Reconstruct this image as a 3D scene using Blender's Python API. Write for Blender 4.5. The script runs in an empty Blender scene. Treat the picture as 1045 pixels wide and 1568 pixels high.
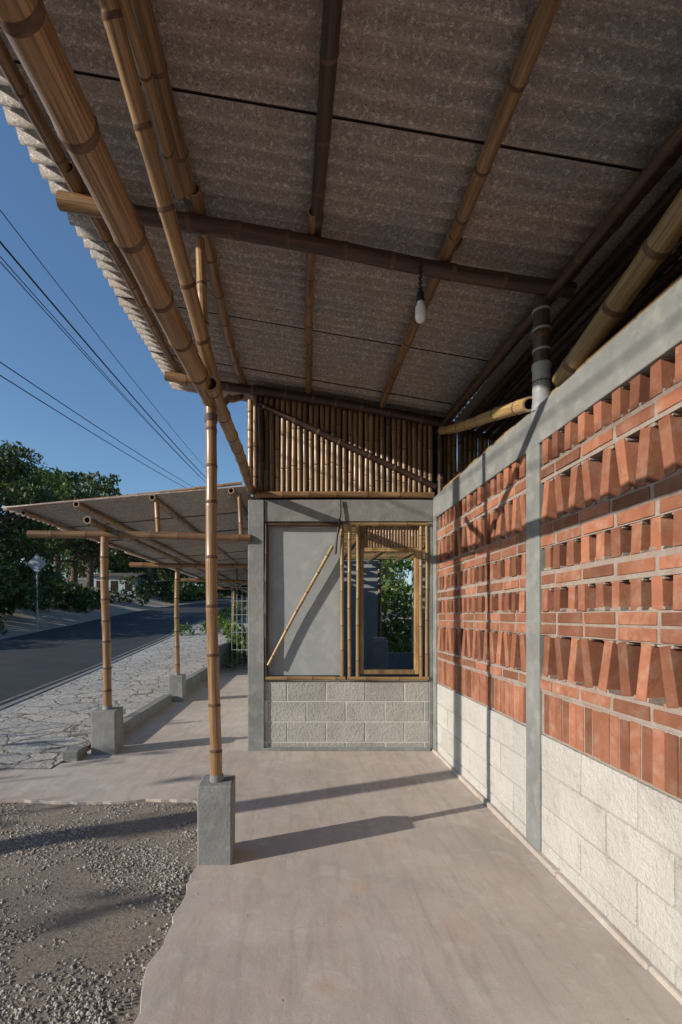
import bpy, math, random
import numpy as np
from mathutils import Vector, Matrix, Euler
random.seed(7); np.random.seed(7)
R=random.random
def U(a,b): return a+(b-a)*random.random()
scene=bpy.context.scene
H=1.373

# ---------------------------------------------------------------- materials
def new_mat(name):
    m=bpy.data.materials.new(name); m.use_nodes=True
    nt=m.node_tree; b=nt.nodes['Principled BSDF']
    return m,nt,b
def N(nt,t,**kw):
    n=nt.nodes.new(t)
    for k,v in kw.items(): setattr(n,k,v)
    return n
def noise(nt,vec,scale,detail=4,rough=.55,dist=0):
    n=N(nt,'ShaderNodeTexNoise'); n.inputs['Scale'].default_value=scale
    n.inputs['Detail'].default_value=detail; n.inputs['Roughness'].default_value=rough
    n.inputs['Distortion'].default_value=dist
    nt.links.new(vec,n.inputs['Vector']); return n.outputs['Fac']
def ramp(nt,fac,a,b,ca=(0,0,0,1),cb=(1,1,1,1)):
    r=N(nt,'ShaderNodeValToRGB'); r.color_ramp.elements[0].position=a; r.color_ramp.elements[1].position=b
    r.color_ramp.elements[0].color=ca; r.color_ramp.elements[1].color=cb
    nt.links.new(fac,r.inputs['Fac']); return r.outputs['Color']
def mix(nt,fac,a,b,mode='MIX'):
    m=N(nt,'ShaderNodeMix',data_type='RGBA',blend_type=mode)
    for i,v in ((0,fac),(6,a),(7,b)):
        if isinstance(v,bpy.types.NodeSocket): nt.links.new(v,m.inputs[i])
        else:
            m.inputs[i].default_value=(v if i==0 else (v[0],v[1],v[2],1))
    return m.outputs[2]
def math_(nt,op,a,b=0.0,clamp=False):
    m=N(nt,'ShaderNodeMath',operation=op); m.use_clamp=clamp
    for i,v in ((0,a),(1,b)):
        if isinstance(v,bpy.types.NodeSocket): nt.links.new(v,m.inputs[i])
        else: m.inputs[i].default_value=v
    return m.outputs[0]
def bump(nt,b,h,strength=.5,dist=.01):
    n=N(nt,'ShaderNodeBump'); n.inputs['Strength'].default_value=strength; n.inputs['Distance'].default_value=dist
    nt.links.new(h,n.inputs['Height']); nt.links.new(n.outputs[0],b.inputs['Normal'])
def coord(nt,attr=None,scale=None):
    if attr:
        a=N(nt,'ShaderNodeAttribute'); a.attribute_name=attr; v=a.outputs['Vector']
    else:
        v=N(nt,'ShaderNodeTexCoord').outputs['Object']
    if scale:
        m=N(nt,'ShaderNodeMapping'); m.inputs['Scale'].default_value=scale
        nt.links.new(v,m.inputs['Vector']); v=m.outputs[0]
    return v
def rndfac(nt):
    a=N(nt,'ShaderNodeAttribute'); a.attribute_name='rnd'; return a.outputs['Fac']
def pmat(name,c1,c2,scale=3,rough=.85,bstr=.4,bscale=120,bdist=.004,rnd=0.0,c3=None,c3scale=25,c3lo=.55,c3hi=.75,attr=None,vs=None,spec=.3,b2=None):
    m,nt,b=new_mat(name); v=coord(nt,attr,vs)
    f=ramp(nt,noise(nt,v,scale,6,.6),.3,.7)
    c=mix(nt,f,c1,c2)
    if c3: c=mix(nt,ramp(nt,noise(nt,v,c3scale,5,.65),c3lo,c3hi),c,c3)
    if rnd>0:
        k=math_(nt,'ADD',math_(nt,'MULTIPLY',rndfac(nt),2*rnd),1-rnd)
        cc=N(nt,'ShaderNodeCombineColor'); 
        for i in range(3): nt.links.new(k,cc.inputs[i])
        c=mix(nt,1.0,c,cc.outputs[0],'MULTIPLY')
    nt.links.new(c,b.inputs['Base Color'])
    b.inputs['Roughness'].default_value=rough; b.inputs['Specular IOR Level'].default_value=spec
    if bstr>0:
        h=noise(nt,v,bscale,5,.6)
        if b2: h=math_(nt,'ADD',h,math_(nt,'MULTIPLY',noise(nt,v,b2,4,.6),1.5))
        bump(nt,b,h,bstr,bdist)
    return m
def bamboo_mat(name,c1,c2,c3,rough=.42,lo=.44,hi=.64):
    m,nt,b=new_mat(name); v=coord(nt,'bc')
    mp=N(nt,'ShaderNodeMapping'); mp.inputs['Scale'].default_value=(1.3,1.3,1.2); nt.links.new(v,mp.inputs[0])
    big=noise(nt,mp.outputs[0],1.6,5,.6)
    c=mix(nt,ramp(nt,big,.36,.62),c1,c2)
    mp2=N(nt,'ShaderNodeMapping'); mp2.inputs['Scale'].default_value=(5,5,1.0); nt.links.new(v,mp2.inputs[0])
    st=noise(nt,mp2.outputs[0],2.5,5,.7)
    c=mix(nt,math_(nt,'MULTIPLY',ramp(nt,st,lo,hi),.85),c,c3)
    k=math_(nt,'ADD',math_(nt,'MULTIPLY',rndfac(nt),.8),.6)
    cc=N(nt,'ShaderNodeCombineColor')
    for i in range(3): nt.links.new(k,cc.inputs[i])
    c=mix(nt,1.0,c,cc.outputs[0],'MULTIPLY')
    nt.links.new(c,b.inputs['Base Color'])
    nt.links.new(math_(nt,'ADD',math_(nt,'MULTIPLY',st,.35),rough-.2),b.inputs['Roughness'])
    b.inputs['Specular IOR Level'].default_value=.5
    bump(nt,b,st,.3,.002)
    return m
M={}
M['bam']=bamboo_mat('bamboo_tan',(.36,.22,.10),(.22,.12,.055),(.075,.036,.022),.34)
M['bamY']=bamboo_mat('bamboo_yellow',(.45,.31,.13),(.32,.20,.085),(.16,.09,.045))
M['bamI']=bamboo_mat('bamboo_infill',(.30,.19,.09),(.19,.11,.052),(.085,.045,.028),.36)
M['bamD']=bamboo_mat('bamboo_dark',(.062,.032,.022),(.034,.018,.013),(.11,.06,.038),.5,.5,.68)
M['node']=pmat('bamboo_node',(.08,.045,.028),(.17,.10,.065),30,.7,.3,60)
M['bend']=pmat('bamboo_cut_end',(.42,.31,.19),(.3,.2,.12),60,.8,.2,200)
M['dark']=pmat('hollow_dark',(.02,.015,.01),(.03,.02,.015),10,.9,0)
M['conc']=pmat('grey_cement',(.26,.26,.25),(.175,.18,.172),3.2,.85,.5,60,.005,0,(.34,.33,.30),8,.5,.8,b2=14)
M['panel']=pmat('cement_panel',(.36,.375,.375),(.275,.30,.30),2.2,.8,.3,40,.003,0,(.43,.44,.43),5,.5,.8,b2=9)
M['brick']=pmat('terracotta_brick',(.335,.135,.076),(.22,.085,.048),5,.9,.5,90,.003,.40,(.38,.235,.165),11,.48,.85)
M['mortar']=pmat('mortar',(.36,.31,.27),(.28,.215,.175),20,.95,.6,80,.005,0,(.34,.18,.11),9,.5,.8)
M['white']=pmat('whitewashed_block',(.585,.56,.515),(.48,.455,.415),2.2,.95,1.0,90,.010,.08,(.40,.365,.31),9,.54,.82,b2=34)
M['whitem']=pmat('whitewashed_mortar',(.40,.38,.35),(.33,.31,.29),9,.95,.5,90,.004)
M['block']=pmat('grey_block',(.44,.42,.385),(.35,.335,.31),5,.95,1.0,120,.008,.1,(.27,.255,.235),50,.55,.7,b2=50)
M['blockm']=pmat('light_mortar',(.60,.58,.53),(.50,.48,.44),14,.95,.5,90,.004)
M['bark']=pmat('bark',(.07,.05,.035),(.12,.09,.06),8,.95,.6,30,.02)
M['black']=pmat('black_rubber',(.02,.02,.02),(.03,.03,.03),8,.6,0)
M['metal']=pmat('galvanised_metal',(.35,.36,.37),(.25,.26,.27),12,.4,.1,60)
M['wire']=pmat('tie_wire',(.12,.10,.09),(.07,.06,.05),30,.6,.1,60)
M['wood']=pmat('wood_plank',(.24,.15,.09),(.15,.09,.05),2,.75,.4,30,.004,.25,None,25,.5,.8,None,(1,8,8))
M['asph']=pmat('asphalt',(.052,.053,.058),(.035,.037,.041),1.2,.85,.7,180,.006,0,(.08,.078,.075),60,.6,.8)
M['paint']=pmat('road_paint',(.22,.22,.21),(.10,.10,.10),12,.8,.2,90)
M['plaster']=pmat('painted_plaster',(.42,.50,.58),(.36,.42,.48),3,.9,.2,30)
M['tile']=pmat('roof_tiles',(.12,.10,.09),(.09,.07,.06),6,.9,.4,20)
M['stone']=pmat('gravel_stone',(.38,.345,.30),(.25,.225,.195),25,.95,.4,200,.003,.45)

def floor_mat():
    m,nt,b=new_mat('dusty_concrete'); v=coord(nt)
    c=mix(nt,ramp(nt,noise(nt,v,1.1,7,.62,.6),.34,.66),(.53,.46,.40),(.41,.36,.315))
    c=mix(nt,math_(nt,'MULTIPLY',ramp(nt,noise(nt,v,4.5,6,.7,.8),.5,.70),.65),c,(.58,.53,.475))
    c=mix(nt,math_(nt,'MULTIPLY',ramp(nt,noise(nt,v,2.3,5,.6,1.5),.55,.70),.5),c,(.52,.36,.265))
    c=mix(nt,math_(nt,'MULTIPLY',ramp(nt,noise(nt,v,130,3,.6),.6,.7),.6),c,(.28,.24,.21))
    mp=N(nt,'ShaderNodeMapping'); mp.inputs['Scale'].default_value=(6,.9,1); mp.inputs['Rotation'].default_value=(0,0,.35); nt.links.new(v,mp.inputs[0])
    c=mix(nt,math_(nt,'MULTIPLY',ramp(nt,noise(nt,mp.outputs[0],2.2,6,.65,.8),.48,.66),.5),c,(.34,.295,.26))
    vo=N(nt,'ShaderNodeTexVoronoi',feature='DISTANCE_TO_EDGE'); vo.inputs['Scale'].default_value=.75
    wv=N(nt,'ShaderNodeTexNoise'); wv.inputs['Scale'].default_value=2.5; wv.inputs['Detail'].default_value=6; nt.links.new(v,wv.inputs['Vector'])
    ad=N(nt,'ShaderNodeVectorMath',operation='MULTIPLY_ADD'); nt.links.new(wv.outputs['Color'],ad.inputs[0]); ad.inputs[1].default_value=(.5,.5,.5); nt.links.new(v,ad.inputs[2])
    nt.links.new(ad.outputs[0],vo.inputs['Vector'])
    cr=ramp(nt,vo.outputs['Distance'],.0,.006,(1,1,1,1),(0,0,0,1))
    crm=math_(nt,'MULTIPLY',cr,ramp(nt,noise(nt,v,.9,2),.5,.62))
    c=mix(nt,math_(nt,'MULTIPLY',crm,.4),c,(.2,.16,.14))
    nt.links.new(c,b.inputs['Base Color']); b.inputs['Roughness'].default_value=.9; b.inputs['Specular IOR Level'].default_value=.25
    h=math_(nt,'ADD',noise(nt,v,9,6,.6),math_(nt,'MULTIPLY',noise(nt,v,130,4,.6),.3))
    bump(nt,b,h,.4,.007); return m
M['floor']=floor_mat()
def ground_mat():
    m,nt,b=new_mat('ground_soil'); v=coord(nt)
    c=mix(nt,ramp(nt,noise(nt,v,1.3,7,.65,.4),.35,.65),(.41,.34,.275),(.31,.265,.225))
    c=mix(nt,ramp(nt,noise(nt,v,45,5,.7),.47,.67),c,(.2,.18,.15))
    c=mix(nt,math_(nt,'MULTIPLY',ramp(nt,noise(nt,v,110,4,.7),.55,.65),.7),c,(.47,.42,.36))
    s=N(nt,'ShaderNodeSeparateXYZ'); nt.links.new(v,s.inputs[0])
    g=ramp(nt,math_(nt,'ADD',math_(nt,'MULTIPLY',s.outputs[0],-.1),math_(nt,'MULTIPLY',noise(nt,v,.8,4),.3)),1.15,1.3)
    c=mix(nt,g,c,(.045,.06,.02))
    nt.links.new(c,b.inputs['Base Color']); b.inputs['Roughness'].default_value=1; b.inputs['Specular IOR Level'].default_value=.1
    bump(nt,b,noise(nt,v,50,8,.75),1,.03); return m
M['ground']=ground_mat()
def flag_mat():
    m,nt,b=new_mat('flagstones'); v=coord(nt)
    wv=N(nt,'ShaderNodeTexNoise'); wv.inputs['Scale'].default_value=4; wv.inputs['Detail'].default_value=5; nt.links.new(v,wv.inputs['Vector'])
    ad=N(nt,'ShaderNodeVectorMath',operation='MULTIPLY_ADD'); nt.links.new(wv.outputs['Color'],ad.inputs[0]); ad.inputs[1].default_value=(.32,.32,.0); nt.links.new(v,ad.inputs[2])
    vo=N(nt,'ShaderNodeTexVoronoi',feature='DISTANCE_TO_EDGE'); vo.inputs['Scale'].default_value=2.3; nt.links.new(ad.outputs[0],vo.inputs['Vector'])
    vc=N(nt,'ShaderNodeTexVoronoi'); vc.inputs['Scale'].default_value=2.3; nt.links.new(ad.outputs[0],vc.inputs['Vector'])
    s=N(nt,'ShaderNodeSeparateColor'); nt.links.new(vc.outputs['Color'],s.inputs[0])
    c=mix(nt,s.outputs[0],(.46,.43,.39),(.33,.32,.30))
    c=mix(nt,ramp(nt,noise(nt,v,14,6,.75),.45,.75),c,(.50,.46,.40))
    e=ramp(nt,math_(nt,'ADD',vo.outputs['Distance'],math_(nt,'MULTIPLY',noise(nt,v,22,5,.75),.07)),.04,.075)
    c=mix(nt,e,(.19,.17,.13),c)
    nt.links.new(c,b.inputs['Base Color']); b.inputs['Roughness'].default_value=.9
    bump(nt,b,math_(nt,'ADD',e,math_(nt,'MULTIPLY',noise(nt,v,12,6,.65),1.4)),.8,.03); return m
M['flag']=flag_mat()
def sheet_mat():
    m,nt,b=new_mat('recycled_corrugated_sheet'); v=coord(nt)
    c=mix(nt,ramp(nt,noise(nt,v,.9,5,.6),.38,.62),(.34,.30,.275),(.41,.31,.26))
    c=mix(nt,math_(nt,'MULTIPLY',ramp(nt,noise(nt,v,1.3,5,.65),.47,.62),.75),c,(.29,.285,.28))
    mp=N(nt,'ShaderNodeMapping'); mp.inputs['Scale'].default_value=(1,1.4,1); nt.links.new(v,mp.inputs[0])
    n1=noise(nt,mp.outputs[0],55,3,.7,.4); n2=noise(nt,mp.outputs[0],110,2,.6); n3=noise(nt,v,6,5,.7)
    c=mix(nt,math_(nt,'MULTIPLY',ramp(nt,n1,.53,.62),.75),c,(.76,.71,.66))
    c=mix(nt,math_(nt,'MULTIPLY',ramp(nt,n2,.53,.62),.7),c,(.14,.115,.10))
    c=mix(nt,math_(nt,'MULTIPLY',ramp(nt,n3,.5,.72),.4),c,(.19,.16,.14))
    nt.links.new(c,b.inputs['Base Color']); b.inputs['Roughness'].default_value=.6
    bump(nt,b,n1,.4,.004); return m
M['sheet']=sheet_mat()
def leaf_mat(name,c1,c2,c3):
    m,nt,b=new_mat(name); f=rndfac(nt)
    c=mix(nt,ramp(nt,f,.1,.6),c1,c2); c=mix(nt,ramp(nt,f,.75,1),c,c3)
    nt.links.new(c,b.inputs['Base Color']); b.inputs['Roughness'].default_value=.55
    t=N(nt,'ShaderNodeBsdfTranslucent'); nt.links.new(c,t.inputs[0])
    ms=N(nt,'ShaderNodeMixShader'); ms.inputs[0].default_value=.3
    o=nt.nodes['Material Output']; nt.links.new(b.outputs[0],ms.inputs[1]); nt.links.new(t.outputs[0],ms.inputs[2]); nt.links.new(ms.outputs[0],o.inputs[0]); return m
M['leaf']=leaf_mat('foliage',(.03,.055,.012),(.055,.09,.02),(.12,.15,.04))
M['leafL']=leaf_mat('foliage_light',(.06,.11,.018),(.12,.19,.035),(.24,.30,.07))
m,nt,b=new_mat('lamp_white'); b.inputs['Base Color'].default_value=(.78,.78,.76,1); b.inputs['Roughness'].default_value=.25; M['lamp']=m

# ---------------------------------------------------------------- mesh accumulator
def link(o,parent=None):
    scene.collection.objects.link(o)
    if parent: o.parent=parent
    return o
def empty(name):
    e=bpy.data.objects.new(name,None); e.empty_display_size=.2; return link(e)
class Acc:
    def __init__(s): s.v=[];s.f=[];s.m=[];s.sm=[];s.r=[];s.bc=[]
    def add(s,vs,fs,mi=0,smooth=False,rnd=None,bc=None):
        o=len(s.v); rnd=R() if rnd is None else rnd
        s.v+= [tuple(p) for p in vs]; s.r+=[rnd]*len(vs); s.bc+= (bc if bc else [tuple(p) for p in vs])
        for f in fs: s.f.append(tuple(i+o for i in f)); s.m.append(mi); s.sm.append(smooth)
    def box(s,lo,hi,mi=0,rnd=None,rot=None,jit=0):
        c=Vector([(a+b)/2 for a,b in zip(lo,hi)]); d=[(b-a)/2 for a,b in zip(lo,hi)]
        pts=[Vector((x*d[0]+U(-jit,jit),y*d[1]+U(-jit,jit),z*d[2]+U(-jit,jit))) for x in(-1,1) for y in(-1,1) for z in(-1,1)]
        if rot: 
            e=Euler(rot).to_matrix(); pts=[e@p for p in pts]
        s.add([c+p for p in pts],[(0,1,3,2),(4,6,7,5),(0,4,5,1),(2,3,7,6),(0,2,6,4),(1,5,7,3)],mi,False,rnd)
    def tube(s,pts,rad,mi=0,seg=10,cap=True,rnd=None):
        pts=[Vector(p) for p in pts]; n=len(pts); vs=[];bc=[];rnd=R() if rnd is None else rnd; L=0
        d0=(pts[-1]-pts[0]).normalized(); up=Vector((0,0,1)) if abs(d0.z)<.9 else Vector((1,0,0))
        for i,p in enumerate(pts):
            d=(pts[min(i+1,n-1)]-pts[max(i-1,0)]).normalized(); a=d.cross(up).normalized(); b=d.cross(a)
            if i: L+=(p-pts[i-1]).length
            for k in range(seg):
                t=2*math.pi*k/seg; vs.append(p+(a*math.cos(t)+b*math.sin(t))*rad[i]); bc.append((math.cos(t)*.5+rnd*37,math.sin(t)*.5+rnd*91,L*1.0))
        fs=[(i*seg+k,i*seg+(k+1)%seg,(i+1)*seg+(k+1)%seg,(i+1)*seg+k) for i in range(n-1) for k in range(seg)]
        s.add(vs,fs,mi,True,rnd,bc)
        if cap:
            s.add(vs[:seg],[tuple(range(seg))],mi,False,rnd); s.add(vs[-seg:],[tuple(range(seg))[::-1]],mi,False,rnd)
    def bamboo(s,p0,p1,r0,r1=None,node=.27,bend=.012,seg=14,rnd=None,ends=True,mi=0):
        r1=r0*.88 if r1 is None else r1; p0=Vector(p0);p1=Vector(p1);D=p1-p0;L=D.length;d=D/L
        up=Vector((0,0,1)) if abs(d.z)<.9 else Vector((1,0,0)); a=d.cross(up).normalized(); b=d.cross(a)
        rnd=R() if rnd is None else rnd
        st=[(0,1,0)]; t=U(.05,node)
        while t<L-.04:
            w=.35*max(r0,.02)
            st+=[(t-w*1.6,1.0,0),(t-w*.45,1.06,0),(t,1.02,1),(t+w*.3,1.10,1),(t+w*1.5,1.0,0)]
            if node*.5+t<L-.05: st.append((t+node*.5,.975,0))
            t+=node*U(.78,1.22)
        st.append((L,1,0)); st=[q for q in st if 0<=q[0]<=L]; st.sort(key=lambda q:q[0])
        ph=U(0,6.28);ph2=U(0,6.28); vs=[];bc=[]
        for (t,k,_) in st:
            u=t/L; r=(r0+(r1-r0)*u)*k
            off=a*(math.sin(u*5+ph)-math.sin(ph))*bend+b*(math.sin(u*4+ph2)-math.sin(ph2))*bend
            c=p0+d*t+off*min(1,4*u*(1-u)+.0)
            for q in range(seg):
                th=2*math.pi*q/seg; vs.append(c+(a*math.cos(th)+b*math.sin(th))*r); bc.append((math.cos(th)*.5+rnd*37,math.sin(th)*.5+rnd*91,t*1.0))
        n=len(st)
        fc=[(i*seg+k,i*seg+(k+1)%seg,(i+1)*seg+(k+1)%seg,(i+1)*seg+k) for i in range(n-1) for k in range(seg) if not st[i][2]]
        fn=[(i*seg+k,i*seg+(k+1)%seg,(i+1)*seg+(k+1)%seg,(i+1)*seg+k) for i in range(n-1) for k in range(seg) if st[i][2]]
        o=len(s.v); s.add(vs,fc,mi,True,rnd,bc)
        for f in fn: s.f.append(tuple(i+o for i in f)); s.m.append(1); s.sm.append(True)
        if ends:
            for (base,dd,r,c) in ((0,d,r0,p0),((n-1)*seg,-d,r1,p1)):
                ring=vs[base:base+seg]; inn=[c+(p-c)*.72 for p in ring]; deep=[p+dd*.06 for p in inn]
                vv=ring+inn; s.add(vv,[(k,(k+1)%seg,seg+(k+1)%seg,seg+k) for k in range(seg)],2,False)
                vv=inn+deep; s.add(vv,[(k,(k+1)%seg,seg+(k+1)%seg,seg+k) for k in range(seg)]+[tuple(range(seg,2*seg))],3,False)
    def make(s,name,mats,parent=None,bevel=0):
        me=bpy.data.meshes.new(name); me.from_pydata(s.v,[],s.f)
        for m in mats: me.materials.append(m)
        me.polygons.foreach_set('material_index',s.m); me.polygons.foreach_set('use_smooth',s.sm)
        a=me.attributes.new('rnd','FLOAT','POINT'); a.data.foreach_set('value',s.r)
        a=me.attributes.new('bc','FLOAT_VECTOR','POINT'); a.data.foreach_set('vector',np.array(s.bc,dtype=float).ravel())
        me.update(); o=bpy.data.objects.new(name,me); link(o,parent)
        if bevel:
            md=o.modifiers.new('bevel','BEVEL'); md.width=bevel; md.segments=2; md.limit_method='ANGLE'
        return o
BT=[M['bam'],M['node'],M['bend'],M['dark']]; BD=[M['bamD'],M['node'],M['bend'],M['dark']]; BY=[M['bamY'],M['node'],M['bend'],M['dark']]; BI=[M['bamI'],M['node'],M['bend'],M['dark']]

# ---------------------------------------------------------------- camera
cam=bpy.data.cameras.new('Camera'); co=link(bpy.data.objects.new('Camera',cam))
co.location=(0,0,H); co.rotation_euler=(math.radians(90),0,0)
cam.sensor_fit='AUTO'; cam.sensor_width=36; cam.lens=17.1; cam.shift_x=.040; cam.shift_y=.1014
cam.clip_end=2000; cam.clip_start=.05; scene.camera=co

# ---------------------------------------------------------------- terrain
PY=[-300,-50,0,4,6,12,18,25,54,80,300]; PZ=[-2,-.5,-.03,-.02,-.035,.12,.5,1.05,3.4,5,9]
def zg(y): return float(np.interp(y,PY,PZ))
def gh(x,y):
    z=zg(y)
    if y<26:
        lowz=-.018 if y<3.9 else -.07
        low=min(z,lowz); t=min(1,max(0,(x+2.3)/.25)); t=t*min(1,max(0,(26-y)/6)); z=z*(1-t)+low*t
    if x<-11.2: z+=min(2.2,(-11.2-x)*.22)
    if -2.9<x<-.6 and .5<y<3.4: z+=.010*math.sin(x*5+y*3)*math.sin(y*4.3-x)
    return z
xs=[-400,-250,-150,-100,-70,-50,-40,-30,-25,-21,-18,-16,-14,-12.5,-11.2,-10,-8,-6,-5,-4,-3,-2.7,-2.5,-2.3,-2.05,-1.9,-1.75,-1.6,-1.45,-1.3,-1.15,-1,-.85,-.7,-.55,-.4,1,3,6,12,25,60,120,250,400]
ys=[-300,-150,-80,-40,-20,-10,-5]+[i*.5 for i in range(-6,1)]+[i*.2+.2 for i in range(0,18)]+[3.8]+[i*.5 for i in range(8,25)]+list(range(13,60,1))+[65,72,80,100,140,200,300,450]
vs=[(x,y,gh(x,y)) for y in ys for x in xs]; nx=len(xs)
fs=[(j*nx+i,j*nx+i+1,(j+1)*nx+i+1,(j+1)*nx+i) for j in range(len(ys)-1) for i in range(nx-1)]
a=Acc(); a.add(vs,fs,0,True); a.make('ground',[M['ground']])
def ribbon(name,mat,xl,xr,y0,y1,dz,step=.5,nxs=6):
    a=Acc(); yy=np.arange(y0,y1+step/2,step); vs=[]
    for y in yy:
        for k in range(nxs): 
            x=xl(y)+(xr(y)-xl(y))*k/(nxs-1); vs.append((x,y,zg(y)+dz))
    fs=[(j*nxs+i,j*nxs+i+1,(j+1)*nxs+i+1,(j+1)*nxs+i) for j in range(len(yy)-1) for i in range(nxs-1)]
    a.add(vs,fs,0,True); return a.make(name,[mat])
curve=lambda y: max(0,(y-30))**2*.012
nearx=lambda y: float(np.interp(y,[-60,0,7,12,25,90],[-4.1,-4.2,-4.35,-4.8,-5.1,-5.1]))+curve(y)
farx=lambda y: -11.0+curve(y)
ribbon('road',M['asph'],farx,nearx,-60,75,.012)
ribbon('road_edge_line',M['paint'],lambda y:nearx(y)-.30,lambda y:nearx(y)-.22,-60,75,.018,.5,2)
ribbon('flagstone_sidewalk',M['flag'],lambda y:nearx(y)+.02,lambda y:-2.24,4.35,24,.03,.5,4)
a=Acc(); yy=np.arange(-20,60,1.0)
for y in yy:
    x0=nearx(y);z0=zg(y);x1=nearx(y+1);z1=zg(y+1); w=.06
    vs=[(x0-w,y,z0-.1),(x0+w,y,z0-.1),(x0+w,y,z0+.045),(x0-w,y,z0+.045),(x1-w,y+.99,z1-.1),(x1+w,y+.99,z1-.1),(x1+w,y+.99,z1+.045),(x1-w,y+.99,z1+.045)]
    a.add(vs,[(0,1,2,3),(4,7,6,5),(0,4,5,1),(1,5,6,2),(2,6,7,3),(3,7,4,0)],0)
a.make('road_kerb',[M['conc']],None,.01)

a=Acc()
def slab(poly,z0,z1,mi=0):
    n=len(poly); vs=[(x,y,z0) for x,y in poly]+[(x,y,z1) for x,y in poly]
    a.add(vs,[tuple(range(n,2*n)),tuple(range(n))[::-1]]+[(i,(i+1)%n,n+(i+1)%n,n+i) for i in range(n)],mi)
edge=[]
y=-3.0; ox=0
while y<3.45:
    ox=ox*.75+U(-.014,.014); edge.append((-.585+ox,y)); y+=.045
poly=edge[:]+[(-.60,3.5),(-.72,3.56)]
x=-.8; ox=0
while x>-4.2:
    ox=ox*.8+U(-.022,.022); poly.append((x,3.61+ox)); x-=.06
poly+=[(-4.25,3.6),(-4.25,4.35),(-2.15,4.55),(-2.15,24),(1.36,24),(1.36,-3)]
poly=poly[::-1]
slab(poly,-.25,0.0)
a.make('concrete_floor',[M['floor']],None,.003)

def stones(name,n,xr,yr,zf,smin,smax,maskf=None):
    base=np.array([(1,0,0),(-1,0,0),(0,1,0),(0,-1,0),(0,0,1),(0,0,-1)],float)
    tri=np.array([(0,2,4),(2,1,4),(1,3,4),(3,0,4),(2,0,5),(1,2,5),(3,1,5),(0,3,5)])
    P=[];
    while len(P)<n:
        x=np.random.uniform(*xr);y=np.random.uniform(*yr)
        if maskf and not maskf(x,y): continue
        P.append((x,y))
    P=np.array(P); S=smin+(smax-smin)*np.random.rand(n)**3.5
    V=np.repeat(base[None],n,0)*(1+.5*(np.random.rand(n,6,1)-.5)); V=V+.25*(np.random.rand(n,6,3)-.5)
    V*= (S[:,None,None]*np.array([1,1,.6])*(0.75+.5*np.random.rand(n,1,3)))
    th=np.random.rand(n)*6.28; c,s=np.cos(th),np.sin(th)
    X=V[:,:,0]*c[:,None]-V[:,:,1]*s[:,None]; Y=V[:,:,0]*s[:,None]+V[:,:,1]*c[:,None]
    V[:,:,0]=X+P[:,0:1]; V[:,:,1]=Y+P[:,1:2]; V[:,:,2]+=np.array([zf(x,y) for x,y in P])[:,None]
    F=(tri[None]+6*np.arange(n)[:,None,None]).reshape(-1,3)
    me=bpy.data.meshes.new(name); me.from_pydata(V.reshape(-1,3).tolist(),[],F.tolist())
    at=me.attributes.new('rnd','FLOAT','POINT'); at.data.foreach_set('value',np.repeat(np.random.rand(n),6))
    me.materials.append(M['stone']); return link(bpy.data.objects.new(name,me))
def clump(x,y):
    k=math.sin(x*7.1+math.sin(y*5)*1.5)+math.sin(y*6.3+x*3.1)+.6*math.sin(x*19+y*13)+.6*math.sin(x*31-y*23)
    return R()<.28+.27*k
stones('gravel',42000,(-2.9,-.59),(.6,3.62),lambda x,y:gh(x,y)+.001,.0018,.0125,clump)
stones('pebbles_on_floor',300,(-.58,1.3),(.8,4.8),lambda x,y:.0015,.001,.0045)

# ---------------------------------------------------------------- porch roof
SL=.174; SY=.036; pitch=.108
def zb(x,y): return 3.488-SL*x+SY*(y-2.76)
def zp(x,y): return zb(x,y)+.078
def zs(x,y): return zb(x,y)+.148
roof=empty('porch_roof')
a=Acc(); joints=[-1.25,-.4,.46,1.33,2.2,3.06,3.92,4.78,5.6]
for k in range(len(joints)-1):
    y0,y1=joints[k]-.03,joints[k+1]+.06; ny=int((y1-y0)/pitch*12); 
    xsx=[-1.47+U(-.012,.012)]+list(np.linspace(-1.2,1.55,9))+[1.62]; vs=[]
    for j in range(ny+1):
        y=y0+(y1-y0)*j/ny
        for x in xsx:
            z=zs(x,y)+.024*math.sin(2*math.pi*y/pitch)+.024*(j/ny)-.011
            vs.append((x,y,z))
    n=len(xsx); o=len(vs); vs+= [(p[0],p[1],p[2]+.008) for p in vs]
    fs=[(j*n+i,(j+1)*n+i,(j+1)*n+i+1,j*n+i+1) for j in range(ny) for i in range(n-1)]
    fs+=[(o+j*n+i,o+j*n+i+1,o+(j+1)*n+i+1,o+(j+1)*n+i) for j in range(ny) for i in range(n-1)]
    fs+=[(j*n,o+j*n,o+(j+1)*n,(j+1)*n) for j in range(ny)]
    a.add(vs,fs,0,True)
    a.add(vs,[(i,i+1,o+i+1,o+i) for i in range(n-1)]+[(ny*n+i,o+ny*n+i,o+ny*n+i+1,ny*n+i+1) for i in range(n-1)],1,False)  # sheet ends coloured near-black, painting in the shadow line at each seam
a.make('corrugated_sheets',[M['sheet'],M['dark']],roof)
a=Acc()
a.bamboo((.85,-1.2,zp(.85,-1.2)),(.835,2.85,zp(.835,2.85)),.037,.034,.34,.015,14,.45)
for x,r in ((.09,.030),(.84,.034)):
    a.bamboo((x-.02,2.6,zp(x,2.6)-.01),(x-.01,5.15,zp(x,5.15)),r,r*.9,.3,.012,14,.4)
for x,r in ((-.60,.040),(-1.27,.034),):
    a.bamboo((x,-1.2,zp(x,-1.2)),(x+.01,2.9,zp(x,2.9)),r,r,.33,.015,14,.2)
    a.bamboo((x+.03,2.6,zp(x,2.6)-.01),(x+.02,5.15,zp(x,5.15)),r,r*.9,.3,.012,14,.3)
a.make('purlins',BT,roof)
a=Acc()
a.bamboo((.10,-1.2,zp(.10,-1.2)),(.085,2.85,zp(.085,2.85)),.036,.034,.34,.015)
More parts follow.
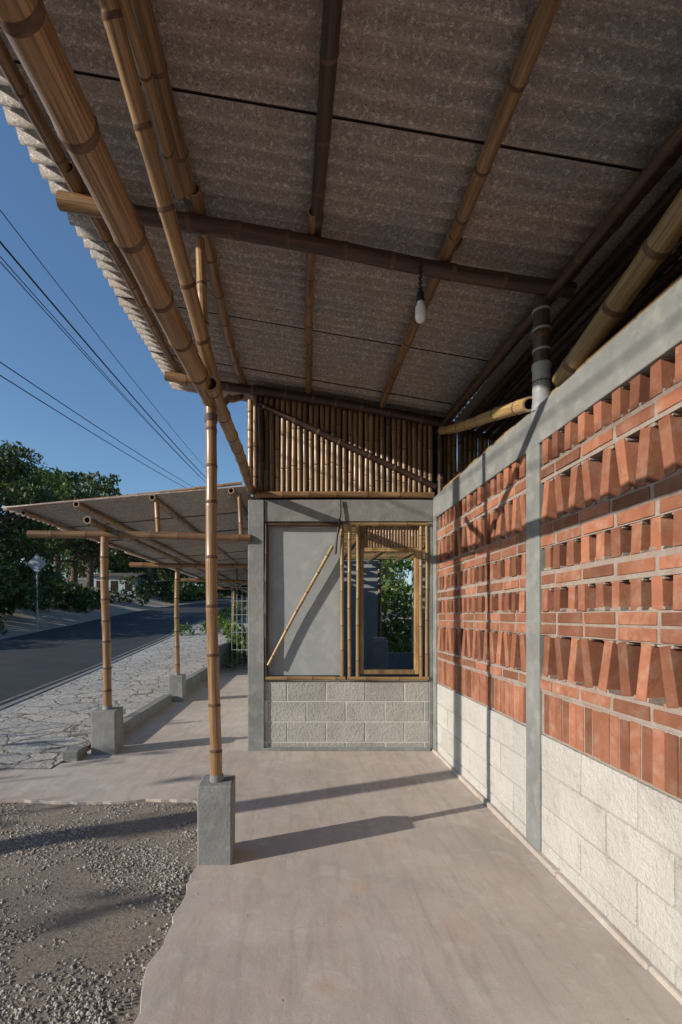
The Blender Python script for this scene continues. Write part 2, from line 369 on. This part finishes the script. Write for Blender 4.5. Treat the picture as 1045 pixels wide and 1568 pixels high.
for x,dz,r in ((1.49,-.02,.045),(1.42,-.13,.03)):
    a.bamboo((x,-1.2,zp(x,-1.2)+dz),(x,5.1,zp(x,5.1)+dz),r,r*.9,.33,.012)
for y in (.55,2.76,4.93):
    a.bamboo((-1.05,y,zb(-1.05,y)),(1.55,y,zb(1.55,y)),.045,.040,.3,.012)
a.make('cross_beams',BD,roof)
a=Acc()
for y in (.55,2.76,4.93): a.bamboo((-1.36,y-.005,zb(-1.36,y)),(-1.0,y-.005,zb(-1.0,y)),.047,.047,.3,0)
a.bamboo((-.685,-.9,2.64),(-.495,2.95,2.605),.053,.048,.30,.010,16,.7)
a.bamboo((-.47,2.55,2.59),(-.50,4.98,2.655),.043,.042,.30,.008,14,.5)
a.bamboo((-.48,2.79,2.66),(-.715,1.25,3.80),.037,.034,.3,.01,14,.6)
a.bamboo((-.66,1.0,3.50),(-.62,2.5,3.54),.028,.026,.3,.01)
a.bamboo((-.545,2.80,2.66),(-.575,2.80,3.53),.031,.029,.22,.0,14,.9)
a.bamboo((-.50,4.90,2.68),(-.50,4.90,3.54),.032,.030,.22,.0,14,.9)
a.bamboo((-.545,.6,2.66),(-.575,.6,3.45),.034,.032,.22,.0)
a.bamboo((-.46,2.86,2.62),(-.40,3.3,2.86),.026,.024,.3,.02)
a.make('street_side_beams',BT,roof)
a=Acc()
def lash(c,d,r,n=4):
    c=Vector(c); d=Vector(d).normalized()
    for i in range(n): a.tube([c+d*(i-n/2)*.011,c+d*((i-n/2)*.011+.008)],[r,r],0,16)
lash((-.508,2.775,2.50),(0,0,1),.037); lash((-.56,2.80,3.0),(0,0,1),.033,3)
lash((.09,2.66,zp(.09,2.66)),(0,1,0),.039,4); lash((.84,2.66,zp(.84,2.66)),(0,1,0),.040,4); lash((-.6,2.66,zp(-.6,2.66)),(0,1,0),.044,4)
a.make('lashings',[M['wire']],roof)
a=Acc()
a.bamboo((1.43,2.66,2.66),(1.46,.9,3.17),.052,.058,.34,.01)
a.bamboo((1.34,2.84,2.61),(1.40,4.8,3.20),.042,.038,.3,.01)
a.bamboo((1.47,-1,2.64),(1.47,4.9,2.64),.04,.038,.34,.01)
a.bamboo((1.585,-1,2.70),(1.58,4.9,2.69),.042,.038,.34,.01)
a.make('wall_side_braces',BY,roof)
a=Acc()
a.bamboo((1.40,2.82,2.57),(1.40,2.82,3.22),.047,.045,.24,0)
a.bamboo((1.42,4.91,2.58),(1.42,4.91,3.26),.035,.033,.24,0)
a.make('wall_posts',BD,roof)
a=Acc()
a.tube([(1.40,2.82,2.56),(1.40,2.82,2.60),(1.40,2.82,2.605),(1.40,2.82,2.80),(1.40,2.82,2.805),(1.40,2.82,2.83)],[.052,.052,.049,.049,.053,.053],0,18)
for z in (2.9,3.02,3.13): a.tube([(1.40,2.82,z),(1.40,2.82,z+.012)],[.051,.051],0,18)
a.make('post_sleeve',[M['metal']],roof)

# ---------------------------------------------------------------- posts
def post(name,x,y,tx,top,w=.19,h=.435,r=.034,z0=0):
    e=empty(name); a=Acc(); a.box((x-w/2,y-w/2,z0-.1),(x+w/2,y+w/2,z0+h),0,None,None,.005)
    a.make('pedestal',[M['conc']],e,.008)
    a=Acc(); a.tube([(x,y,z0+h-.02),(x,y,z0+h+.035)],[r*1.25,r*1.1],0,14); a.make('mortar_collar',[M['conc']],e)
    a=Acc(); a.bamboo((x,y,z0+h-.05),(tx,y,top),r,r*.93,.26,.010,16,.65); a.make('culm',BT,e)
    return e
post('bamboo_post',-.475,2.775,-.51,2.57)
post('bamboo_post',-.56,.56,-.56,2.58)
post('bamboo_post',-1.95,4.93,-1.98,2.17,.24,.43,.042)
post('bamboo_post',-1.98,7.86,-1.98,2.12,.22,.42,.04)
post('bamboo_post',-1.98,11.2,-1.98,2.12,.22,.42,.04)
post('bamboo_post',-1.98,14.6,-1.98,2.12,.22,.42,.04)

# ---------------------------------------------------------------- brick lattice wall
wall=empty('brick_lattice_wall')
X0,X1=1.37,1.52
cols=[(-1.1,-.94),(.82,.98),(2.77,2.93),(4.86,5.02)]
a=Acc()
for c0,c1 in cols: a.box((X0-.012,c0,-.1),(X1+.01,c1,2.36),0,None,None,.003)
a.box((X0-.014,-1.1,2.352),(X1+.015,5.0,2.575),0)
a.make('columns_and_tie_beam',[M['conc']],wall,.006)
bays=[(-.94,.82),(.98,2.77),(2.93,4.86)]
b=Acc(); mo=Acc(); w=Acc(); wm=Acc()
for (y0,y1) in bays:
    wm.box((X0+.006,y0,-.05),(X1-.004,y1,.695),0)
    z=-.10; k=0
    while z<.69:
        za,zc=max(z,0.0)+.004,min(z+.2,.70)-.004
        y=y0-(.2 if k%2 else .0)
        while y<y1:
            ya,yb=max(y,y0)+.004,min(y+.4,y1)-.004
            if yb-ya>.03:
                d=U(-.001,.0035); w.box((X0+d,ya,za),(X1,yb,zc),0,None,None,.0015)
            y+=.4
        z+=.2;k+=1
    def soldier(za,zc):
        mo.box((X0+.008,y0,za-.008),(X1-.02,y1,zc+.008),0)
        y=y0+.004
        while y<y1-.05:
            d=U(-.003,.004); b.box((X0+.003+d,y,za+U(0,.006)),(X1-.03,min(y+.058,y1-.002),zc-U(0,.006)),0,None,(U(-.02,.02),0,0),.002); y+=.0655
    def flat(za,zc,rows=1):
        mo.box((X0+.003,y0,za),(X1-.02,y1,zc),0,None,None,.001)
        hh=(zc-za)/rows
        for r_ in range(rows):
            y=y0-(U(.05,.15)); zm=za+hh*(r_+.5)
            while y<y1:
                ya,yb=max(y,y0)+.005,min(y+.234,y1)-.006
                if yb-ya>.03: 
                    d=U(-.003,.003); b.box((X0-.003+d,ya,zm-.026+U(-.002,.002)),(X1-.01,yb,zm+.026+U(-.002,.002)),0,None,(U(-.007,.007),0,0),.002)
                y+=.247
    def dentil(za,zc):
        n=int((y1-y0)/.118); p=(y1-y0)/n
        for i in range(n):
            y=y0+p*(i+.5)+U(-.008,.008); d=U(-.008,.008)
            b.box((X0-.002+d,y-.029,za-.004),(X1-.005+d,y+.029,zc+.004),0,None,(U(-.04,.04),0,U(-.06,.06)),.003)
            mo.box((X0+.004,y-.038,za-.006),(X1-.02,y+.038,za+U(.004,.012)),0,None,None,.004)
            mo.box((X0+.006,y-.036,zc-U(.002,.008)),(X1-.02,y+.036,zc+.006),0,None,None,.004)
    def vee(za,zc):
        n=int((y1-y0)/.115); n-=n%2; p=(y1-y0)/n
        for i in range(n):
            t=.16 if i%2 else -.16; t+=U(-.03,.03)
            y=y0+p*(i+.5)+U(-.006,.006); d=U(-.006,.006)
            b.box((X0-.002+d,y-.029,za-.002),(X1-.03+d,y+.029,zc+.002),0,None,(t,0,U(-.04,.04)),.003)
            yb_=y+(-.018 if i%2==0 else .018)
            mo.box((X0+.004,yb_-.042,za-.006),(X1-.02,yb_+.042,za+U(.004,.014)),0,None,None,.004)
            mo.box((X0+.006,2*y-yb_-.038,zc-U(.003,.009)),(X1-.02,2*y-yb_+.038,zc+.006),0,None,None,.004)
    soldier(.71,.935); flat(.945,1.03); vee(1.035,1.26); flat(1.265,1.395,2); dentil(1.40,1.52); flat(1.525,1.625)
    dentil(1.63,1.75); flat(1.755,1.89,2); vee(1.895,2.12); flat(2.125,2.22); dentil(2.225,2.35)
b.make('bricks',[M['brick']],wall,.003); mo.make('mortar',[M['mortar']],wall,.003)
w.make('whitewashed_blocks',[M['white']],wall,.004); wm.make('block_joints',[M['whitem']],wall)
a=Acc(); y=-1.0
while y<4.9:
    l=U(.5,.9); a.box((X0-.020-U(0,.010),y,-.02),(X0+.02,min(y+l,4.93),.020+U(0,.012)),0,None,None,.005); y+=l
a.make('footing_skirt',[M['floor']],wall,.009)

room=empty('storage_room')
a=Acc(); a.box((4.6,-1.6,-.1),(4.75,5.0,3.0)); a.box((1.52,-1.75,-.1),(4.6,-1.6,2.6)); a.box((2.92,5.0,-.1),(4.6,5.12,2.6)); a.make('block_walls',[M['block']],room)
a=Acc(); a.box((1.525,-1.6,-.1),(4.6,4.95,.0)); a.make('room_floor',[M['floor']],room)
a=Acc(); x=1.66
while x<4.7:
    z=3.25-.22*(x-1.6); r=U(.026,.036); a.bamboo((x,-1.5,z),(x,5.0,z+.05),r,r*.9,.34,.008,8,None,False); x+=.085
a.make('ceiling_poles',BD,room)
a=Acc(); x=1.5
while x<4.6:
    r=.028; a.bamboo((x,5.06,2.5),(x,5.06,3.36-.2*(x-1.5)),r,r,.34,.003,8,None,False); x+=.054
a.make('gable_culms',BI,room)
a=Acc()
a.add([(1.6,-1.6,3.33),(4.8,-1.6,2.62),(4.8,5.15,2.68),(1.6,5.15,3.4)],[(0,1,2,3)],0); a.make('roof_deck',[M['sheet']],room)
a=Acc()
for yy in (-1,.55,2.0,2.82,3.6,4.4): a.bamboo((1.5,yy,2.66),(4.6,yy,2.5),.035,.035,.3,.01,10)
a.make('inner_beams',BT,room)

# ---------------------------------------------------------------- back house wall
hs=empty('block_house'); YF=4.97
a=Acc()
a.box((-.53,YF-.03,-.1),(-.365,YF+.14,2.555),0,None,None,.003)
a.box((-.362,YF-.012,2.335),(1.357,YF+.13,2.558),0)
a.box((1.315,YF-.01,-.05),(1.357,YF+.12,2.33),0)
a.make('concrete_frame',[M['conc']],hs,.006)
bl=Acc(); bm=Acc(); bm.box((-.363,YF+.003,-.05),(1.314,YF+.13,.70),0)
for k in range(4):
    zt=.70-.208*k; zb_=max(zt-.196,.0)
    y=-.363-(0 if k%2 else .2)+(.035)
    while y<1.314:
        ya,yb=max(y,-.363)+.0,min(y+.388,1.314)
        if yb-ya>.03 and zt-zb_>.02: bl.box((ya,YF-.001,zb_),(yb,YF+.12,zt),0,None,None,.0015)
        y+=.40
bl.make('blocks',[M['block']],hs,.004); bm.make('block_mortar',[M['blockm']],hs)
a=Acc(); a.box((-.38,YF-.035,-.02),(1.33,YF+.01,.03),0,None,None,.004); a.make('wall_footing',[M['conc']],hs,.008)
a=Acc(); a.box((-.325,YF+.045,.76),(.425,YF+.07,2.30)); a.make('cement_panel',[M['panel']],hs)
a=Acc()
for x,r in ((.430,.020),(.505,.019),(.588,.019),(1.235,.018),(1.293,.018)):
    a.bamboo((x,YF-.005,.745),(x,YF-.005,2.30),r,r,.3,.003,10,.3)
a.bamboo((-.35,YF-.015,.735),(.46,YF-.015,.735),.021,.02,.3,.002,10,.35)
a.bamboo((.48,YF-.015,.735),(1.31,YF-.015,.735),.021,.02,.3,.002,10,.35)
a.bamboo((.49,YF-.012,2.305),(1.31,YF-.012,2.305),.019,.018,.3,.002,10,.3)
a.bamboo((.33,YF-.02,2.08),(-.325,YF-.02,.87),.019,.017,.25,.004,10,.55)
a.make('window_bamboo_trim',BY,hs)
a=Acc()
a.bamboo((-.345,YF-.005,.745),(-.345,YF-.005,2.31),.022,.02,.3,.003,10)
a.bamboo((-.325,YF,2.305),(.44,YF,2.305),.018,.018,.3,.002,10)
a.bamboo((.36,YF-.03,2.0),(.41,YF-.03,2.55),.012,.01,.2,.01,8)
a.make('dark_trim',BD,hs)
a=Acc()
fx0,fx1,fz0,fz1=.612,1.215,.775,2.07
for lo,hi in (((fx0,YF+.0,fz0),(fx0+.04,YF+.06,fz1)),((fx1-.04,YF+.0,fz0),(fx1,YF+.06,fz1)),((fx0+.041,YF+.001,fz0),(fx1-.041,YF+.058,fz0+.045)),((fx0+.041,YF+.001,fz1-.04),(fx1-.041,YF+.058,fz1))): a.box(lo,hi)
a.make('window_frame',[M['bamY']],hs,.004)
a=Acc(); x=.615
while x<1.22: a.bamboo((x,YF+.03,2.075),(x,YF+.03,2.29),.014,.014,.3,0,8,None,False); x+=.03
a.make('transom_slats',BT,hs)
a=Acc(); x=-.46
while x<1.4:
    r=U(.024,.029); a.bamboo((x,YF+.03,2.60),(x,YF+.03,zb(x,4.97)+.08),r,r*.93,.36,.003,10,None,False); x+=r*2+.003
a.make('bamboo_infill_culms',BI,hs)
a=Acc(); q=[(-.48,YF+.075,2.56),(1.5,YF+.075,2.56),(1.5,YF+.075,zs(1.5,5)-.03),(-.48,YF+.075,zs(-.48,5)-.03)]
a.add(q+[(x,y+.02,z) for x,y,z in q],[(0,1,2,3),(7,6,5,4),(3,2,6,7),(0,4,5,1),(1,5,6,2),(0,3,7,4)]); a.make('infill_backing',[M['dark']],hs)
a=Acc()
a.bamboo((-.42,YF-.03,3.53),(1.38,YF-.04,2.68),.030,.028,.28,.006)
a.bamboo((-.39,YF-.03,2.62),(-.41,YF-.03,3.52),.026,.024,.28,.004)
a.make('infill_brace',BD,hs)
a=Acc(); a.bamboo((-.46,YF-.02,2.605),(1.36,YF-.02,2.60),.032,.030,.3,.006,14,.7); a.make('infill_sill',BT,hs)
a=Acc(); 
a.box((-.52,YF+.14,-.1),(-.38,10.9,2.6)); a.box((1.36,YF+.02,-.1),(2.9,YF+.15,2.6))
a.box((2.75,YF+.16,-.1),(2.9,7.6,2.6)); a.box((2.75,7.6,-.1),(2.9,10.74,.7))
a.box((-.38,10.75,-.1),(1.75,10.9,2.6)); a.box((2.50,10.75,-.1),(2.9,10.9,2.6)); a.box((1.751,10.76,-.1),(2.499,10.89,.55))
a.make('room_walls',[M['panel']],hs)
a=Acc(); a.box((1.362,YF+.15,-.15),(2.75,10.75,-.002)); a.make('room_floor',[M['floor']],hs)
a=Acc(); y=YF+.2
while y<10.7:
    ww=.16 if y<6.4 else .06
    a.box((-.55,y,2.62),(3.0,y+ww,2.64)); y+=ww+(.003 if y<6.4 else .10)
a.make('slatted_roof',[M['bamY']],hs)
a=Acc()
for x in (.3,.9,1.5,2.1): a.bamboo((x,5.15,2.56),(x,10.7,2.56),.04,.04,.3,.01,10)
a.bamboo((2.5,7.5,0),(2.5,7.5,2.5),.04,.04,.3,.01,10)
a.bamboo((1.72,10.6,0),(1.72,10.6,2.55),.045,.04,.3,.01,10)
y=7.7
while y<10.7: a.bamboo((2.82,y,.7),(2.82,y,2.6),.025,.025,.3,.01,8); y+=.13
a.make('room_rafters',BT,hs)
a=Acc(); a.box((1.25,8.4,0),(1.52,8.8,.95)); a.box((1.27,8.42,.951),(1.5,8.78,.99)); a.make('white_pier',[M['white']],hs,.01)

# ---------------------------------------------------------------- hanging bulb
bulb=empty('hanging_light_bulb')
bx,by=.668,2.70; zt=zb(bx,2.76)-.04
a=Acc()
n=16
for i in range(n):
    z=zt-(zt-3.17)*(i+.5)/n; dx=.006*math.sin(i*2.1)
    a.tube([(bx+dx-.005,by,z+.008),(bx+dx+.005,by,z-.008)],[.005,.005],0,6)
a.tube([(bx,by,zt+.02),(bx+.003,by,3.27),(bx,by,3.16)],[.003]*3,0,6)
a.make('flex_cord',[M['black']],bulb)
a=Acc(); a.tube([(bx,by,3.18),(bx,by,3.165),(bx,by,3.125),(bx,by,3.115)],[.010,.020,.023,.021],0,14); a.make('socket',[M['black']],bulb)
a=Acc(); a.tube([(bx,by,3.12),(bx,by,3.10),(bx,by,3.085),(bx,by,3.03),(bx,by,3.01),(bx,by,2.998)],[.018,.020,.028,.029,.022,.005],0,18); a.make('lamp',[M['lamp']],bulb)

# ---------------------------------------------------------------- neighbouring canopy
cn=empty('neighbour_canopy')
def zc(x,y): return 2.70+.088*(x+.57)
a=Acc(); yj=[5.0+1.15*i for i in range(13)]
for j in range(12):
    y0,y1=yj[j],yj[j+1]+.05
    vs=[];ny=44;n=8;xx=np.linspace(-3.05+U(-.02,.02),-.545,n)
    for q in range(ny+1):
        y=y0+(y1-y0)*q/ny
        for x in xx: vs.append((x,y,zc(x,y)+.012*math.sin(2*math.pi*y/pitch)+.02*(q/ny)-.008))
    o=len(vs); vs+=[(p[0],p[1],p[2]+.009) for p in vs]
    fs=[(q*n+i,(q+1)*n+i,(q+1)*n+i+1,q*n+i+1) for q in range(ny) for i in range(n-1)]+[(o+q*n+i,o+q*n+i+1,o+(q+1)*n+i+1,o+(q+1)*n+i) for q in range(ny) for i in range(n-1)]
    fs+=[(q*n,o+q*n,o+(q+1)*n,(q+1)*n) for q in range(ny)]+[(i,i+1,o+i+1,o+i) for i in range(n-1)]
    a.add(vs,fs,0,True)
a.make('canopy_sheets',[M['sheet']],cn)
a=Acc()
for x in (-2.27,-1.50,-.70): a.bamboo((x,4.93,zc(x,5)-.045),(x,18.5,zc(x,5)-.045),.032,.032,.32,.012,12)
a.bamboo((-2.9,5.1,zc(-2.9,5)-.04),(-2.9,18.5,zc(-2.9,5)-.04),.022,.022,.3,.01,10)
a.bamboo((-3.02,5.02,zc(-3.02,5)-.0),(-.6,5.02,zc(-.6,5)+.045),.016,.016,.3,.004,10)
for y in (4.93,7.86,11.2,14.6):
    a.bamboo((-2.75,y+.0,2.20),(-.5,y,2.17 if y>5 else 2.16),.040,.038,.3,.01)
    a.bamboo((-1.45,y+.05,2.20),(-1.47,y+.05,zc(-1.37,y)-.07),.026,.026,.3,0)
    a.bamboo((-.60,y+.05,2.2),(-.62,y+.05,zc(-.62,y)-.07),.026,.026,.3,0)
a.bamboo((-1.97,4.5,2.26),(-1.97,18,2.26),.036,.035,.3,.012)
a.make('canopy_frame',BT,cn)

a=Acc(); a.box((-2.16,5.07,-.1),(-2.03,7.72,.13),0,None,None,.006); a.box((-2.16,8.0,-.1),(-2.03,11.05,.22),0,None,None,.006); a.box((-2.16,11.35,-.1),(-2.03,24,.62),0,None,None,.006)
a.box((-2.25,4.6,-.12),(-2.1,4.8,.10),0,None,None,.01)
a.make('walkway_kerb_wall',[M['conc']],None,.012)
g=empty('metal_gate'); a=Acc()
for i in range(9): 
    x=-1.75+i*.13; a.tube([(x,12.5,.0),(x,12.5,2.1)],[.008,.008],0,6)
for z in (.05,.5,.95,1.4,1.75,2.1): a.tube([(-1.78,12.5,z),(-.68,12.5,z)],[.012,.012],0,6)
a.make('bars',[M['metal']],g)

# ---------------------------------------------------------------- foliage
def leafmesh(name,P,size,mat,parent=None):
    n=len(P); P=np.array(P); A=np.random.randn(n,3); A/=np.linalg.norm(A,axis=1)[:,None]
    B=np.cross(A,np.random.randn(n,3)); B/=np.linalg.norm(B,axis=1)[:,None]
    s=size*(.6+.8*np.random.rand(n,1)); A*=s; B*=s*.5
    V=np.stack([P-A,P+B*1.0-A*.1,P+A,P-B-A*.1],1).reshape(-1,3)
    F=np.arange(4*n).reshape(n,4)
    me=bpy.data.meshes.new(name); me.from_pydata(V.tolist(),[],F.tolist())
    at=me.attributes.new('rnd','FLOAT','POINT'); at.data.foreach_set('value',np.repeat(np.random.rand(n),4))
    me.materials.append(mat); return link(bpy.data.objects.new(name,me),parent)
def clumps(cs,per):
    out=[]
    for (x,y,z,r) in cs:
        k=int(per*r*r); d=np.random.randn(k,3); d/=np.linalg.norm(d,axis=1)[:,None]
        q=d*(r*(.45+.6*np.random.rand(k,1)**.6))*np.array([1,1,.75])
        q+=np.random.randn(k,3)*.08*r
        out.append(q+np.array([x,y,z]))
    return np.concatenate(out)
def tree(name,x,y,h,sp,nc,per,leaf,mat='leaf',lean=0):
    e=empty(name); z0=gh(x,y)-.1; a=Acc()
    top=(x+lean,y,z0+h*.78); a.tube([(x,y,z0),(x+lean*.3,y+.1,z0+h*.3),(x+lean*.7,y,z0+h*.55),top],[h*.032,h*.024,h*.017,h*.008],0,9)
    cs=[]
    for i in range(nc):
        u=U(0,1); th=U(0,6.28); rr=sp*math.sqrt(U(0.05,1))*(1-.45*abs(u-.35)); zz=z0+h*(.36+.62*u)
        c=(x+lean*u+rr*math.cos(th),y+rr*math.sin(th),zz); cs.append((*c,U(.4,1.0)*h*.11))
        b0=Vector((x+lean*.5,y,z0+h*(.25+.45*u))); cv=Vector(c); mid=(b0+cv)/2+Vector((0,0,-.05*h))
        a.tube([b0,mid,cv],[h*.011,h*.007,h*.003],0,6)
    a.make('trunk_and_limbs',[M['bark']],e); leafmesh('crown',clumps(cs,per),leaf,M[mat],e)
tree('roadside_tree',-13.9,21.5,8.0,2.7,40,330,.11)
tree('roadside_tree',-16.2,24.0,8.3,3.0,38,260,.13)
tree('roadside_tree',-14.6,27,7.4,2.6,36,280,.13,'leafL')
tree('roadside_tree',-14.9,34.5,8.6,3.2,38,200,.16)
tree('roadside_tree',-17.2,37,8.6,3.4,34,180,.17)
tree('roadside_tree',-14.8,48,9.5,4,36,130,.22)
tree('roadside_tree',-20.5,33,9.0,3.6,34,150,.2)
tree('roadside_tree',-22,44,10,4,36,120,.24)
cs=[]
for i in range(215):
    y=U(13,62); x=farx(y)-1.0-U(0,5.5); z=gh(x,y)+U(.1,1.4)
    if i>170: y=U(16,24); x=-12.2-U(0,4); z=gh(x,y)+U(.4,3.0)
    px=460+745*x/y; 
    if y<41 and 118<px<205 and z>gh(x,y)+.7: continue
    cs.append((x,y,z,U(.4,.95)))
for i in range(150):
    y=U(52,75); x=U(-14,8)+curve(y)*.3; z=gh(x,y)+U(.3,6.5)
    if -11+curve(y)-.6<x<-5+curve(y)+.6 and y<68: continue
    cs.append((x,y,z,U(.9,1.8)))
for i in range(90):
    y=U(55,90); x=U(-40,-14); cs.append((x,y,gh(x,y)+U(.3,5.5),U(1.2,2.2)))
leafmesh('roadside_bushes',clumps(cs,280),.15,M['leaf'])
cs=[]
for i in range(40):
    y=U(19,40); x=U(-4.6,-2.6); cs.append((x,y,gh(x,y)+U(.0,.35),U(.2,.45)))
leafmesh('verge_plants',clumps(cs,900),.07,M['leafL'])
cs=[(U(-1.9,-.8),U(12.8,15),U(.1,1.3),U(.2,.4)) for i in range(22)]
leafmesh('potted_shrub',clumps(cs,900),.07,M['leafL'])
cs=[(U(1.4,4.6),U(12.0,14.5),U(.1,3.4),U(.25,.5)) for i in range(75)]
leafmesh('garden_shrub',clumps(cs,800),.08,M['leafL'])
e=[]
for i in range(50):
    y=U(-7.5,4.5); x=U(-10.8,-9.2)-0.6; zt=.3+2.5*R()**.9; e.append((x,y,zt,U(.12,.40)))
for i in range(26):
    e.append((U(-11,-9.6),U(-3.2,3.2),U(2.75,3.45),U(.08,.24)))
leafmesh('hedge',clumps(e,420),.075,M['leaf'])
a=Acc()
for i in range(18):
    x,y=U(-11.4,-10.2),U(-7,4); a.tube([(x,y,-.2),(x+U(-.2,.2),y,1.2),(x+U(-.4,.4),y+U(-.4,.4),3.2)],[.05,.035,.012],0,6)
a.make('hedge_stems',[M['bark']])

# ---------------------------------------------------------------- pole + wires
p=empty('utility_pole'); a=Acc(); px_,py_=-5.0,1.62
a.tube([(px_,py_,-.2),(px_,py_,4),(px_,py_,8.2)],[.11,.095,.075],0,12); a.make('pole',[M['conc']],p)
a=Acc(); a.box((px_-.8,py_-.05,7.5),(px_+.8,py_+.05,7.6)); a.make('crossarm',[M['wood']],p)
p=empty('utility_pole'); a=Acc(); a.tube([(-4.6,48,2.2),(-4.6,48,11.2)],[.14,.09],0,10); a.make('pole',[M['conc']],p)
a=Acc(); a.box((-5.4,47.95,10.4),(-3.8,48.05,10.5)); a.make('crossarm',[M['wood']],p)
a=Acc()
for (x,ya,za,yb,zb2,r) in ((-4.9,7.94,8.0,25,9.0,.009),(-4.9,7.94,7.48,24.7,8.5,.018),(-4.95,7.94,7.3,24.5,8.3,.009),(-4.85,7.94,7.1,24,8.15,.009),(-4.95,7.94,5.55,21.5,7.2,.010),(-4.9,7.94,5.3,19.7,6.7,.010)):
    s=(zb2-za)/(yb-ya); pts=[]
    for q in range(25):
        y=1.62+(48-1.62)*q/24; z=za+s*(y-ya)+.0012*((y-ya)*(y-yb)); pts.append((x,y,z))
    a.tube(pts,[r]*25,0,5)
    y0,z0=pts[0][1],pts[0][2]; a.tube([(x,y0,z0),(x,-18,z0-.6),(x,-40,z0-.4)],[r]*3,0,5)
a.make('power_lines',[M['black']])

# ---------------------------------------------------------------- sign, houses
s=empty('traffic_sign'); sx,sy=-11.35,21.0; z0=gh(sx,sy); a=Acc()
a.tube([(sx,sy,z0-.1),(sx,sy,3.95)],[.035,.035],0,8); a.make('sign_post',[M['metal']],s)
a=Acc(); q=.42
vs=[(sx,sy-.04,3.62+q),(sx+q,sy-.04,3.62),(sx,sy-.04,3.62-q),(sx-q,sy-.04,3.62)]; vs+=[(x,y+.015,z) for x,y,z in vs]
a.add(vs,[(0,1,2,3),(7,6,5,4)]+[(i,i+4,(i+1)%4+4,(i+1)%4) for i in range(4)]); a.make('sign_plate',[M['metal']],s)
def house(name,x0,x1,y0,y1,z0,z1,wall_m):
    e=empty(name); a=Acc(); a.box((x0,y0,z0-1),(x1,y1,z1)); a.make('walls',[wall_m],e)
    a=Acc(); o=.3; zr=z1+.35; ym=(y0+y1)/2
    vs=[(x0-o,y0-o,z1-.05),(x1+o,y0-o,z1-.05),(x1+o,ym,zr),(x0-o,ym,zr),(x1+o,y1+o,z1-.05),(x0-o,y1+o,z1-.05)]
    vs+=[(x,y,z+.1) for x,y,z in vs]
    a.add(vs,[(0,1,2,3),(3,2,4,5),(6,9,8,7),(9,11,10,8),(0,6,7,1),(1,7,8,2),(2,8,10,4),(0,3,9,6),(3,5,11,9)]); a.make('roof',[M['tile']],e)
    a=Acc(); n=3
    for i in range(n):
        cx=x0+(x1-x0)*(i+.5)/n; a.box((cx-.3,y0-.03,z0+1.0),(cx+.3,y0+.02,z0+1.9))
    a.box((x1-.02,ym-.5,z0),(x1+.03,ym+.4,z0+2)); a.make('windows_and_door',[M['dark']],e)
house('roadside_house',-17.9,-14.2,42,46,2.5,4.8,M['plaster'])

# ---------------------------------------------------------------- light
elev=math.radians(19.5); dx,dy=1.85,.76; L=math.hypot(dx,dy)
d=Vector((dx/L*math.cos(elev),dy/L*math.cos(elev),-math.sin(elev)))
sl=bpy.data.lights.new('Sun','SUN'); sl.energy=4.8; sl.angle=math.radians(.5); sl.color=(1,.92,.80)
so=link(bpy.data.objects.new('Sun',sl)); so.rotation_euler=d.to_track_quat('-Z','Y').to_euler(); so.location=(-20,-8,12)
w=bpy.data.worlds.new('World'); scene.world=w; w.use_nodes=True; nt=w.node_tree
sk=nt.nodes.new('ShaderNodeTexSky'); sk.sky_type='NISHITA'; sk.sun_disc=False; sk.sun_elevation=elev
sk.sun_rotation=math.atan2(-dx,-dy); sk.air_density=1.2; sk.dust_density=.5; sk.ozone_density=5.0
bg=nt.nodes['Background']; nt.links.new(sk.outputs[0],bg.inputs[0]); bg.inputs[1].default_value=.148
scene.view_settings.view_transform='Standard'; scene.view_settings.look='None'; scene.view_settings.exposure=0
